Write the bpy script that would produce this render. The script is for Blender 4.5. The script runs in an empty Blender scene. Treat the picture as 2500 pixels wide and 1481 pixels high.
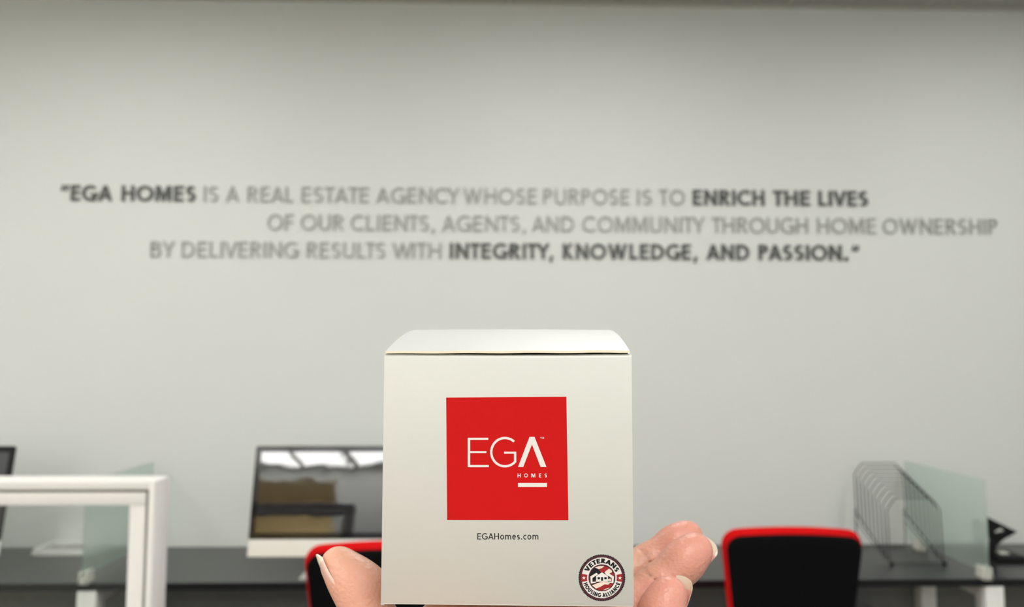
import bpy, bmesh, math, random
import numpy as np
from mathutils import Vector, Matrix

scene = bpy.context.scene
COL = scene.collection
R = math.radians
random.seed(7)

# ------------------------------------------------------------------ camera
F_PX, CX, CY = 1900.0, 1250.0, 740.5
CAM_POS = Vector((0.0, 0.0, 1.60))
CAM_ROT = (Matrix.Rotation(R(-1.41), 3, 'Z') @ Matrix.Rotation(R(90 + 4.2), 3, 'X')
           @ Matrix.Rotation(R(0.12), 3, 'Z'))
cam_data = bpy.data.cameras.new('camera')
cam_data.sensor_width = 36.0
cam_data.lens = 36.0 * F_PX / 2500.0
cam_data.clip_start = 0.02
cam_data.dof.use_dof = True
cam_data.dof.focus_distance = 0.243
cam_data.dof.aperture_fstop = 14.5
cam = bpy.data.objects.new('camera', cam_data)
cam.matrix_world = Matrix.Translation(CAM_POS) @ CAM_ROT.to_4x4()
COL.objects.link(cam)
scene.camera = cam

# ------------------------------------------------------------------ world, exposure
world = bpy.data.worlds.new('world')
scene.world = world
world.use_nodes = True
world.node_tree.nodes['Background'].inputs[0].default_value = (0.8, 0.85, 0.9, 1)
world.node_tree.nodes['Background'].inputs[1].default_value = 0.15
scene.view_settings.view_transform = 'Standard'
scene.view_settings.look = 'None'
scene.view_settings.gamma = 1.0
scene.view_settings.use_curve_mapping = False
scene.view_settings.exposure = 0.0
LIGHT_POWER = 13.9
LIGHT_SPREAD = R(180)
LIGHT_COL = (0.985, 0.99, 0.985)


def ray(px, py):
    return CAM_ROT @ Vector(((px - CX) / F_PX, -(py - CY) / F_PX, -1.0))


def on_y(px, py, y):
    d = ray(px, py)
    return CAM_POS + d * ((y - CAM_POS.y) / d.y)


def on_z(px, py, z):
    d = ray(px, py)
    return CAM_POS + d * ((z - CAM_POS.z) / d.z)


# ------------------------------------------------------------------ materials
def principled(name, col, rough=0.5, metal=0.0, spec=0.5, noise=None, bump=None, sss=None, coat=0.0):
    m = bpy.data.materials.new(name)
    m.use_nodes = True
    nt = m.node_tree
    b = nt.nodes['Principled BSDF']
    b.inputs['Base Color'].default_value = (*col, 1)
    b.inputs['Roughness'].default_value = rough
    b.inputs['Metallic'].default_value = metal
    b.inputs['Specular IOR Level'].default_value = spec
    b.inputs['Coat Weight'].default_value = coat
    tc = nt.nodes.new('ShaderNodeTexCoord')
    if noise:
        scale, amt = noise
        n = nt.nodes.new('ShaderNodeTexNoise')
        n.inputs['Scale'].default_value = scale
        n.inputs['Detail'].default_value = 4
        nt.links.new(tc.outputs['Object'], n.inputs['Vector'])
        mx = nt.nodes.new('ShaderNodeMix')
        mx.data_type = 'RGBA'
        mx.inputs[6].default_value = (*[max(0, c * (1 - amt)) for c in col], 1)
        mx.inputs[7].default_value = (*[min(1, c * (1 + amt)) for c in col], 1)
        nt.links.new(n.outputs['Fac'], mx.inputs[0])
        nt.links.new(mx.outputs[2], b.inputs['Base Color'])
    if bump:
        scale, strength, dist = bump
        n2 = nt.nodes.new('ShaderNodeTexNoise')
        n2.inputs['Scale'].default_value = scale
        n2.inputs['Detail'].default_value = 3
        nt.links.new(tc.outputs['Object'], n2.inputs['Vector'])
        bp = nt.nodes.new('ShaderNodeBump')
        bp.inputs['Strength'].default_value = strength
        bp.inputs['Distance'].default_value = dist
        nt.links.new(n2.outputs['Fac'], bp.inputs['Height'])
        nt.links.new(bp.outputs[0], b.inputs['Normal'])
    return m


def srgb(r, g, b):
    f = lambda c: (c / 255 / 12.92) if c / 255 <= 0.04045 else ((c / 255 + 0.055) / 1.055) ** 2.4
    return (f(r), f(g), f(b))


M = {}
M['wall'] = principled('wall_paint', (0.71, 0.725, 0.695), 0.75, noise=(3, 0.012), bump=(160, 0.06, 0.002))
M['wall_warm'] = principled('cream_paint', (0.80, 0.70, 0.48), 0.7, noise=(3, 0.02))
M['ceiling'] = principled('ceiling_board', (0.42, 0.41, 0.37), 0.9, noise=(60, 0.05), bump=(220, 0.2, 0.002))
M['grid'] = principled('ceiling_grid_metal', (0.55, 0.54, 0.48), 0.6, noise=(5, 0.02))
M['carpet'] = principled('carpet', (0.21, 0.212, 0.21), 0.95, noise=(90, 0.35), bump=(400, 0.5, 0.004))
M['base'] = principled('baseboard_vinyl', (0.05, 0.05, 0.052), 0.5, noise=(8, 0.05))
M['letter_dark'] = principled('charcoal_letter', (0.09, 0.093, 0.088), 0.45, noise=(20, 0.05))
M['letter_grey'] = principled('silver_grey_letter', (0.36, 0.37, 0.345), 0.45, noise=(20, 0.04))
M['desk'] = principled('black_laminate', (0.018, 0.019, 0.019), 0.30, spec=0.75, noise=(40, 0.2), bump=(90, 0.05, 0.001))
M['desk_edge'] = principled('black_edge_band', (0.006, 0.0065, 0.007), 0.45, spec=0.3, noise=(40, 0.2))
M['modesty'] = principled('grey_panel', (0.17, 0.17, 0.16), 0.8, noise=(60, 0.2))
M['white_metal'] = principled('white_powder_coat', (0.80, 0.79, 0.75), 0.4, noise=(12, 0.015))
M['white_frame'] = principled('white_frame_lacquer', (0.83, 0.80, 0.765), 0.38, noise=(10, 0.015))
M['groove'] = principled('grey_gasket', (0.16, 0.15, 0.12), 0.7, noise=(10, 0.05))
M['alu'] = principled('anodised_aluminium', (0.72, 0.72, 0.71), 0.36, metal=0.55, noise=(30, 0.02))
M['black_glass'] = principled('black_bezel_glass', (0.003, 0.003, 0.004), 0.10, spec=0.25, noise=(4, 0.05))
M['screen'] = principled('dark_screen_glass', (0.006, 0.006, 0.009), 0.03, spec=1.0, noise=(4, 0.05), bump=(2.6, 0.09, 0.02))
M['black_plastic'] = principled('black_plastic', (0.006, 0.006, 0.0065), 0.6, spec=0.25, noise=(40, 0.2), bump=(300, 0.1, 0.001))
M['red_fabric'] = principled('red_upholstery', (0.60, 0.005, 0.006), 0.85, spec=0.08, noise=(90, 0.12), bump=(500, 0.3, 0.002))
M['black_mesh'] = principled('black_back_fabric', (0.0035, 0.0035, 0.004), 0.9, spec=0.1, noise=(120, 0.3), bump=(600, 0.3, 0.002))
M['chrome'] = principled('chrome', (0.6, 0.6, 0.6), 0.15, metal=1.0, noise=(10, 0.02))
M['wire'] = principled('black_wire', (0.012, 0.012, 0.012), 0.45, noise=(40, 0.2))
M['clip'] = principled('clear_grey_clip', (0.62, 0.62, 0.55), 0.35, noise=(30, 0.03))
M['tray'] = principled('white_tray_plastic', (0.80, 0.80, 0.78), 0.3, noise=(20, 0.02))
M['paper'] = principled('printed_paper', (0.42, 0.41, 0.37), 0.8, noise=(28, 0.55))
M['card'] = principled('white_card', (0.56, 0.557, 0.512), 0.42, noise=(60, 0.012), bump=(900, 0.03, 0.0005))
M['card_top'] = principled('white_coated_card', (0.58, 0.58, 0.56), 0.4, noise=(45, 0.012), bump=(70, 0.12, 0.0012))
M['card_edge'] = principled('raw_card_edge', (0.78, 0.66, 0.50), 0.8, noise=(300, 0.08))
M['ink_red'] = principled('red_ink', (0.50, 0.005, 0.005), 0.5, spec=0.12, noise=(30, 0.03))
M['ink_white'] = principled('white_ink', (0.68, 0.645, 0.61), 0.45, noise=(60, 0.01))
M['ink_black'] = principled('black_ink', (0.006, 0.006, 0.007), 0.5, spec=0.3, noise=(60, 0.05))
M['ink_maroon'] = principled('maroon_ink', (0.06, 0.006, 0.014), 0.5, noise=(60, 0.05))
M['ink_darkred'] = principled('dark_red_ink', (0.27, 0.006, 0.010), 0.5, noise=(60, 0.10))
M['ink_cream'] = principled('cream_ink', (0.72, 0.58, 0.49), 0.5, noise=(60, 0.06))
M['lamp_white'] = principled('lamp_housing_white', (0.8, 0.8, 0.78), 0.4, noise=(10, 0.01))
M['nail'] = principled('finger_nail', (0.82, 0.50, 0.42), 0.22, noise=(150, 0.05), coat=0.3)
M['nail_tip'] = principled('nail_free_edge', (0.84, 0.74, 0.58), 0.25, noise=(150, 0.04), coat=0.3)


def glass_clear():
    m = bpy.data.materials.new('clear_pane_glass')
    m.use_nodes = True
    nt = m.node_tree
    nt.nodes.clear()
    out = nt.nodes.new('ShaderNodeOutputMaterial')
    tr = nt.nodes.new('ShaderNodeBsdfTransparent')
    tr.inputs[0].default_value = (0.94, 0.955, 0.945, 1)
    gl = nt.nodes.new('ShaderNodeBsdfGlossy')
    gl.inputs['Roughness'].default_value = 0.02
    fr = nt.nodes.new('ShaderNodeFresnel')
    fr.inputs[0].default_value = 1.35
    mx = nt.nodes.new('ShaderNodeMixShader')
    nt.links.new(fr.outputs[0], mx.inputs[0])
    nt.links.new(tr.outputs[0], mx.inputs[1])
    nt.links.new(gl.outputs[0], mx.inputs[2])
    nt.links.new(mx.outputs[0], out.inputs[0])
    return m


def glass_frosted():
    m = bpy.data.materials.new('frosted_green_glass')
    m.use_nodes = True
    nt = m.node_tree
    nt.nodes.clear()
    out = nt.nodes.new('ShaderNodeOutputMaterial')
    rf = nt.nodes.new('ShaderNodeBsdfRefraction')
    rf.inputs['Color'].default_value = (0.97, 1.0, 0.985, 1)
    rf.inputs['Roughness'].default_value = 0.32
    rf.inputs['IOR'].default_value = 1.12
    df = nt.nodes.new('ShaderNodeBsdfTranslucent')
    df.inputs[0].default_value = (0.79, 0.90, 0.84, 1)
    d2 = nt.nodes.new('ShaderNodeBsdfDiffuse')
    d2.inputs[0].default_value = (0.79, 0.90, 0.84, 1)
    tp = nt.nodes.new('ShaderNodeBsdfTransparent')
    tp.inputs[0].default_value = (0.93, 0.98, 0.955, 1)
    tc = nt.nodes.new('ShaderNodeTexCoord')
    nz = nt.nodes.new('ShaderNodeTexNoise')
    nz.inputs['Scale'].default_value = 25
    nt.links.new(tc.outputs['Object'], nz.inputs['Vector'])
    mr = nt.nodes.new('ShaderNodeMapRange')
    mr.inputs[3].default_value = 0.28
    mr.inputs[4].default_value = 0.36
    nt.links.new(nz.outputs['Fac'], mr.inputs[0])
    nt.links.new(mr.outputs[0], rf.inputs['Roughness'])
    m1 = nt.nodes.new('ShaderNodeMixShader')
    m1.inputs[0].default_value = 0.5
    nt.links.new(df.outputs[0], m1.inputs[1])
    nt.links.new(d2.outputs[0], m1.inputs[2])
    m2 = nt.nodes.new('ShaderNodeMixShader')
    m2.inputs[0].default_value = 0.30
    nt.links.new(rf.outputs[0], m2.inputs[1])
    nt.links.new(m1.outputs[0], m2.inputs[2])
    m3 = nt.nodes.new('ShaderNodeMixShader')
    m3.inputs[0].default_value = 0.40
    nt.links.new(m2.outputs[0], m3.inputs[1])
    nt.links.new(tp.outputs[0], m3.inputs[2])
    nt.links.new(m3.outputs[0], out.inputs[0])
    return m


def skin_mat():
    m = bpy.data.materials.new('skin')
    m.use_nodes = True
    nt = m.node_tree
    b = nt.nodes['Principled BSDF']
    b.inputs['Roughness'].default_value = 0.42
    b.inputs['Specular IOR Level'].default_value = 0.45
    b.inputs['Subsurface Weight'].default_value = 0.35
    b.inputs['Subsurface Radius'].default_value = (1.0, 0.35, 0.2)
    b.inputs['Subsurface Scale'].default_value = 0.0035
    tc = nt.nodes.new('ShaderNodeTexCoord')
    at = nt.nodes.new('ShaderNodeAttribute')
    at.attribute_name = 'blush'
    nz = nt.nodes.new('ShaderNodeTexNoise')
    nz.inputs['Scale'].default_value = 90
    nz.inputs['Detail'].default_value = 5
    nt.links.new(tc.outputs['Object'], nz.inputs['Vector'])
    mxa = nt.nodes.new('ShaderNodeMix')
    mxa.data_type = 'RGBA'
    mxa.inputs[6].default_value = (0.60, 0.32, 0.205, 1)
    mxa.inputs[7].default_value = (0.68, 0.395, 0.29, 1)
    nt.links.new(nz.outputs['Fac'], mxa.inputs[0])
    mxb = nt.nodes.new('ShaderNodeMix')
    mxb.data_type = 'RGBA'
    mxb.inputs[7].default_value = (0.69, 0.28, 0.22, 1)
    nt.links.new(at.outputs['Fac'], mxb.inputs[0])
    nt.links.new(mxa.outputs[2], mxb.inputs[6])
    nt.links.new(mxb.outputs[2], b.inputs['Base Color'])
    # fine skin relief
    mp = nt.nodes.new('ShaderNodeMapping')
    mp.inputs['Rotation'].default_value = (0.3, 0.6, 0.5)
    mp.inputs['Scale'].default_value = (1.0, 1.0, 3.0)
    nt.links.new(tc.outputs['Object'], mp.inputs[0])
    n1 = nt.nodes.new('ShaderNodeTexNoise')
    n1.inputs['Scale'].default_value = 420
    n1.inputs['Detail'].default_value = 3
    nt.links.new(mp.outputs[0], n1.inputs['Vector'])
    vo = nt.nodes.new('ShaderNodeTexVoronoi')
    vo.inputs['Scale'].default_value = 700
    nt.links.new(tc.outputs['Object'], vo.inputs['Vector'])
    ad = nt.nodes.new('ShaderNodeMath')
    ad.operation = 'ADD'
    nt.links.new(n1.outputs['Fac'], ad.inputs[0])
    nt.links.new(vo.outputs['Distance'], ad.inputs[1])
    bp = nt.nodes.new('ShaderNodeBump')
    bp.inputs['Strength'].default_value = 0.28
    bp.inputs['Distance'].default_value = 0.0006
    nt.links.new(ad.outputs[0], bp.inputs['Height'])
    nt.links.new(bp.outputs[0], b.inputs['Normal'])
    return m


def emit_mat(name, col, strength):
    m = bpy.data.materials.new(name)
    m.use_nodes = True
    b = m.node_tree.nodes['Principled BSDF']
    b.inputs['Base Color'].default_value = (0.8, 0.8, 0.8, 1)
    b.inputs['Emission Color'].default_value = (*col, 1)
    b.inputs['Emission Strength'].default_value = strength
    return m


M['pane'] = glass_clear()
M['frost'] = glass_frosted()
M['skin'] = skin_mat()
M['diffuser'] = emit_mat('lamp_diffuser', (1.0, 0.98, 0.94), 6.0)


# ------------------------------------------------------------------ mesh helpers
class MB:
    """collects shapes into one mesh"""

    def __init__(self):
        self.v, self.f = [], []

    def add(self, verts, faces):
        o = len(self.v)
        self.v += [tuple(p) for p in verts]
        self.f += [tuple(i + o for i in q) for q in faces]
        return self

    def box(self, x0, x1, y0, y1, z0, z1):
        v = [(x, y, z) for z in (z0, z1) for y in (y0, y1) for x in (x0, x1)]
        return self.add(v, [(0, 2, 3, 1), (4, 5, 7, 6), (0, 1, 5, 4), (2, 6, 7, 3), (0, 4, 6, 2), (1, 3, 7, 5)])

    def rbox(self, x0, x1, y0, y1, z0, z1, r=0.005, seg=2, mat=None):
        bm = bmesh.new()
        bmesh.ops.create_cube(bm, size=1.0)
        for v in bm.verts:
            v.co = Vector(((x0 + x1) / 2 + v.co.x * (x1 - x0), (y0 + y1) / 2 + v.co.y * (y1 - y0),
                           (z0 + z1) / 2 + v.co.z * (z1 - z0)))
        bmesh.ops.bevel(bm, geom=bm.edges[:], offset=r, segments=seg, affect='EDGES', profile=0.5)
        return self.from_bm(bm, mat)

    def from_bm(self, bm, mat=None):
        bm.verts.index_update()
        vs = [(mat @ v.co if mat else v.co) for v in bm.verts]
        self.add(vs, [tuple(l.index for l in f.verts) for f in bm.faces])
        bm.free()
        return self

    def prism(self, poly, fn, d):
        """poly: 2D outline, counter-clockwise; fn(u,v,w)->3D; w from 0 (back) to d (front)"""
        n = len(poly)
        v = [fn(u, w_, 0) for u, w_ in poly] + [fn(u, w_, d) for u, w_ in poly]
        f = [tuple(range(n, 2 * n)), tuple(range(n - 1, -1, -1))]
        f += [(i, (i + 1) % n, n + (i + 1) % n, n + i) for i in range(n)]
        return self.add(v, f)

    def tube(self, pts, r, n=8, closed=False, caps=True):
        pts = [Vector(p) for p in pts]
        m = len(pts)
        rings = []
        up = None
        for i, p in enumerate(pts):
            a = pts[(i - 1) % m] if (closed or i > 0) else p
            b = pts[(i + 1) % m] if (closed or i < m - 1) else p
            t = ((p - a).normalized() if (p - a).length > 1e-9 else Vector()) + \
                ((b - p).normalized() if (b - p).length > 1e-9 else Vector())
            t.normalize()
            if up is None:
                up = Vector((0, 0, 1)) if abs(t.z) < 0.9 else Vector((1, 0, 0))
            s = t.cross(up).normalized()
            up2 = s.cross(t).normalized()
            up = up2
            rr = r[i] if isinstance(r, (list, tuple)) else r
            rings.append([p + s * (rr * math.cos(2 * math.pi * k / n)) + up2 * (rr * math.sin(2 * math.pi * k / n)) for k in range(n)])
        v = [q for ring in rings for q in ring]
        f = []
        for i in range(m if closed else m - 1):
            j = (i + 1) % m
            for k in range(n):
                k2 = (k + 1) % n
                f.append((i * n + k, i * n + k2, j * n + k2, j * n + k))
        if caps and not closed:
            f.append(tuple(range(n - 1, -1, -1)))
            f.append(tuple(range((m - 1) * n, m * n)))
        return self.add(v, f)

    def lathe(self, prof, c=(0, 0, 0), n=20):
        """prof: (r,z) from bottom to top"""
        v = [(c[0] + r * math.cos(2 * math.pi * k / n), c[1] + r * math.sin(2 * math.pi * k / n), c[2] + z) for r, z in prof for k in range(n)]
        f = []
        for i in range(len(prof) - 1):
            for k in range(n):
                k2 = (k + 1) % n
                f.append((i * n + k, i * n + k2, (i + 1) * n + k2, (i + 1) * n + k))
        f.append(tuple(range(n - 1, -1, -1)))
        f.append(tuple(range((len(prof) - 1) * n, len(prof) * n)))
        return self.add(v, f)

    def transform(self, mat):
        self.v = [tuple(mat @ Vector(p)) for p in self.v]
        return self

    def build(self, name, mat, parent=None, smooth=False, bevel=0.0, angle=35):
        me = bpy.data.meshes.new(name)
        me.from_pydata(self.v, [], self.f)
        me.update()
        bm = bmesh.new()
        bm.from_mesh(me)
        bmesh.ops.recalc_face_normals(bm, faces=bm.faces[:])
        bm.to_mesh(me)
        bm.free()
        return link(name, me, mat, parent, smooth, bevel, angle)


def link(name, me, mat, parent=None, smooth=False, bevel=0.0, angle=35):
    o = bpy.data.objects.new(name, me)
    me.materials.append(M[mat] if isinstance(mat, str) else mat)
    COL.objects.link(o)
    if parent is not None:
        o.parent = parent
    if smooth:
        me.shade_smooth()
        if angle < 180:
            me.set_sharp_from_angle(angle=R(angle))
    if bevel:
        b = o.modifiers.new('bevel', 'BEVEL')
        b.width = bevel
        b.segments = 2
        b.limit_method = 'ANGLE'
        b.angle_limit = R(40)
    return o


def tag(o, label=None, cat=None, group=None, kind=None):
    if label: o['label'] = label
    if cat: o['category'] = cat
    if group: o['group'] = group
    if kind: o['kind'] = kind
    return o


def thing(name, label, cat, loc=(0, 0, 0), rz=0.0, group=None):
    o = bpy.data.objects.new(name, None)
    o.empty_display_size = 0.05
    COL.objects.link(o)
    o.location = loc
    o.rotation_euler = (0, 0, rz)
    return tag(o, label, cat, group)


def copy_tree(o, parent=None):
    c = o.copy()
    COL.objects.link(c)
    if parent is not None:
        c.parent = parent
    for ch in [x for x in COL.objects if x.parent == o]:
        copy_tree(ch, c)
    return c


# ------------------------------------------------------------------ the room
WALL_Y = 3.77
CEIL_Z = 3.385
X0, X1, YB = -4.6, 4.6, -4.7
DESK_Z = 0.73

tag(MB().box(X0 - .1, X1 + .1, YB - 2.5, WALL_Y + .1, -0.1, 0).build('floor', 'carpet'), kind='structure')
tag(MB().box(X0 - .1, X1 + .1, WALL_Y, WALL_Y + .12, 0, CEIL_Z + .25).build('wall_back', 'wall'), kind='structure')
tag(MB().box(X0 - .12, X0, YB, WALL_Y, 0, CEIL_Z + .25).build('wall_left', 'wall'), kind='structure')
tag(MB().box(X1, X1 + .12, YB, WALL_Y, 0, CEIL_Z + .25).build('wall_right', 'wall'), kind='structure')
tag(MB().box(X0, X1, WALL_Y - .012, WALL_Y, 0, .10).build('baseboard_back', 'base', bevel=0.003), kind='structure')
# wall behind the camera with a tall opening to a cream room
OX0, OX1, OZ = -3.45, -2.25, 3.2
tag(MB().box(X0, OX0, YB - .12, YB, 0, CEIL_Z + .25).box(OX1, X1, YB - .12, YB, 0, CEIL_Z + .25)
    .box(OX0, OX1, YB - .12, YB, OZ, CEIL_Z + .25).build('wall_front', 'wall'), kind='structure')
tag(MB().box(OX0 - .9, OX1 + .9, YB - 2.4, YB - 2.3, 0, 3.4).box(OX0 - 1.0, OX0 - .9, YB - 2.4, YB - .12, 0, 3.4)
    .box(OX1 + .9, OX1 + 1.0, YB - 2.4, YB - .12, 0, 3.4).build('wall_far', 'wall_warm'), kind='structure')
tag(MB().box(OX0 - 1.0, OX1 + 1.0, YB - 2.4, YB - .12, 3.4, 3.5).build('trim_1', 'ceiling'), kind='structure')

# ceiling: slab, T-bar grid, tiles
ceil = tag(MB().box(X0 - .1, X1 + .1, YB - .1, WALL_Y + .1, CEIL_Z + .25, CEIL_Z + .35).build('ceiling', 'ceiling'), kind='structure')
TX, TY = 0.70, 1.05
gx0 = on_y(1920, 4, WALL_Y).x
gx0 -= TX * math.ceil((gx0 - X0) / TX)
xs = [gx0 + TX * i for i in range(16)]
ys = [WALL_Y - TY * i for i in range(10)]
lamp_cells = []
tile_me = None
for j in range(len(ys) - 1):
    for i in range(len(xs) - 1):
        xa, xb = max(xs[i], X0), min(xs[i + 1], X1)
        ya, yb = max(ys[j + 1], YB), ys[j]
        if xb - xa < .05 or yb - ya < .05:
            continue
        lit = (j in (1, 4, 7)) and (i % 3 == 1) or (j == 7 and 1 <= i <= 5)
        if lit and xb - xa > TX - .01:
            lamp_cells.append(((xa + xb) / 2, (ya + yb) / 2, j))
            continue
        full = abs(xb - xa - TX) < 1e-4 and abs(yb - ya - TY) < 1e-4
        if full and tile_me is not None:
            o = bpy.data.objects.new('ceiling_tile', tile_me)
            COL.objects.link(o)
            o.parent = ceil
            o.location = ((xa + xb) / 2, (ya + yb) / 2, CEIL_Z)
            continue
        hx, hy = (xb - xa) / 2 - .006, (yb - ya) / 2 - .006
        o = MB().rbox(-hx, hx, -hy, hy, -.004, .016, .003, 1).build('ceiling_tile', 'ceiling', ceil)
        o.location = ((xa + xb) / 2, (ya + yb) / 2, CEIL_Z)
        if full:
            tile_me = o.data
for x in xs:
    if X0 < x < X1:
        MB().box(x - .012, x + .012, YB, WALL_Y, CEIL_Z - .001, CEIL_Z + .03).build('grid_rail', 'grid', ceil)
for y in ys[1:]:
    if YB < y:
        MB().box(X0, X1, y - .012, y + .012, CEIL_Z - .0015, CEIL_Z + .03).build('grid_rail', 'grid', ceil)
# wall angle, in lengths with small gaps at the joints
for i in range(len(xs) - 1):
    xa, xb = max(xs[i], X0), min(xs[i + 1], X1)
    if xb - xa > .05:
        MB().box(xa + .004, xb - .004, WALL_Y - .022, WALL_Y, CEIL_Z - .012, CEIL_Z - .002).build('wall_angle', 'grid', ceil)

# recessed ceiling lamps
lamp_proto = None
ld_mid = None
for n, (lx, ly, j) in enumerate(lamp_cells):
    if lamp_proto is None:
        lamp_proto = thing('ceiling_light', 'recessed rectangular ceiling light panel among the ceiling tiles', 'ceiling light',
                           (lx, ly, CEIL_Z), group='recessed ceiling lights')
        hx, hy = TX / 2 - .012, TY / 2 - .012
        fr = MB()
        fr.box(-hx, -hx + .03, -hy, hy, -.006, .05).box(hx - .03, hx, -hy, hy, -.006, .05)
        fr.box(-hx + .03, hx - .03, -hy, -hy + .03, -.006, .05).box(-hx + .03, hx - .03, hy - .03, hy, -.006, .05)
        fr.build('lamp_frame', 'lamp_white', lamp_proto)
        MB().box(-hx + .03, hx - .03, -hy + .03, hy - .03, .025, .035).build('diffuser', 'diffuser', lamp_proto)
        ld = bpy.data.lights.new('tube_light', 'AREA')
        ld.shape = 'RECTANGLE'
        ld.size, ld.size_y = 2 * hx - .07, 2 * hy - .07
        ld.energy = LIGHT_POWER * .9
        ld.spread = LIGHT_SPREAD
        ld.color = LIGHT_COL
        lo = bpy.data.objects.new('tube_light', ld)
        lo.location = (0, 0, .022)
        COL.objects.link(lo)
        lo.parent = lamp_proto
    else:
        c = copy_tree(lamp_proto)
        c.location = (lx, ly, CEIL_Z)
        for k_ in COL.objects:
            if k_.parent == c and k_.type == 'LIGHT' and j == 4:
                if ld_mid is None:
                    ld_mid = ld.copy()
                    ld_mid.energy = LIGHT_POWER * 2.0
                k_.data = ld_mid
ld2 = bpy.data.lights.new('cream_room_light', 'AREA')
ld2.energy = 230
ld2.size = 0.4
ld2.color = (1, .86, .62)
lo2 = bpy.data.objects.new('cream_room_light', ld2)
lo2.location = ((OX0 + OX1) / 2, YB - .5, 3.385)
COL.objects.link(lo2)
tag(lo2, 'warm ceiling light of the cream room behind', 'ceiling light')


# ------------------------------------------------------------------ stroke lettering
def ribbon(pts, t, closed=False):
    """convex quads of a mitred ribbon of width t round a centre line"""
    n = len(pts)
    P = [Vector((p[0], p[1])) for p in pts]
    L, Rr = [], []
    for i in range(n):
        if closed:
            a, b = P[(i - 1) % n], P[(i + 1) % n]
        else:
            a, b = (P[i - 1] if i else None), (P[i + 1] if i < n - 1 else None)
        d1 = (P[i] - a).normalized() if a is not None else None
        d2 = (b - P[i]).normalized() if b is not None else None
        if d1 is None: d1 = d2
        if d2 is None: d2 = d1
        n1 = Vector((-d1.y, d1.x))
        n2 = Vector((-d2.y, d2.x))
        m = n1 + n2
        if m.length < 1e-6:
            m = n1
        m.normalize()
        k = (t / 2) / max(0.28, m.dot(n1))
        L.append(P[i] + m * k)
        Rr.append(P[i] - m * k)
    q = []
    for i in range(n if closed else n - 1):
        j = (i + 1) % n
        q.append([tuple(Rr[i]), tuple(Rr[j]), tuple(L[j]), tuple(L[i])])
    return q


def clip_y(poly, y0, y1):
    for lim, sgn in ((y0, 1), (y1, -1)):
        out = []
        for i in range(len(poly)):
            a, b = poly[i], poly[(i + 1) % len(poly)]
            da, db = sgn * (a[1] - lim), sgn * (b[1] - lim)
            if da >= 0: out.append(a)
            if (da > 0 > db) or (da < 0 < db):
                s = da / (da - db)
                out.append((a[0] + (b[0] - a[0]) * s, a[1] + (b[1] - a[1]) * s))
        poly = out
        if not poly: return poly
    return poly


def arc(cx, cy, rx, ry, a0, a1, n=20):
    return [(cx + rx * math.cos(R(a0 + (a1 - a0) * i / n)), cy + ry * math.sin(R(a0 + (a1 - a0) * i / n))) for i in range(n + 1)]


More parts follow.
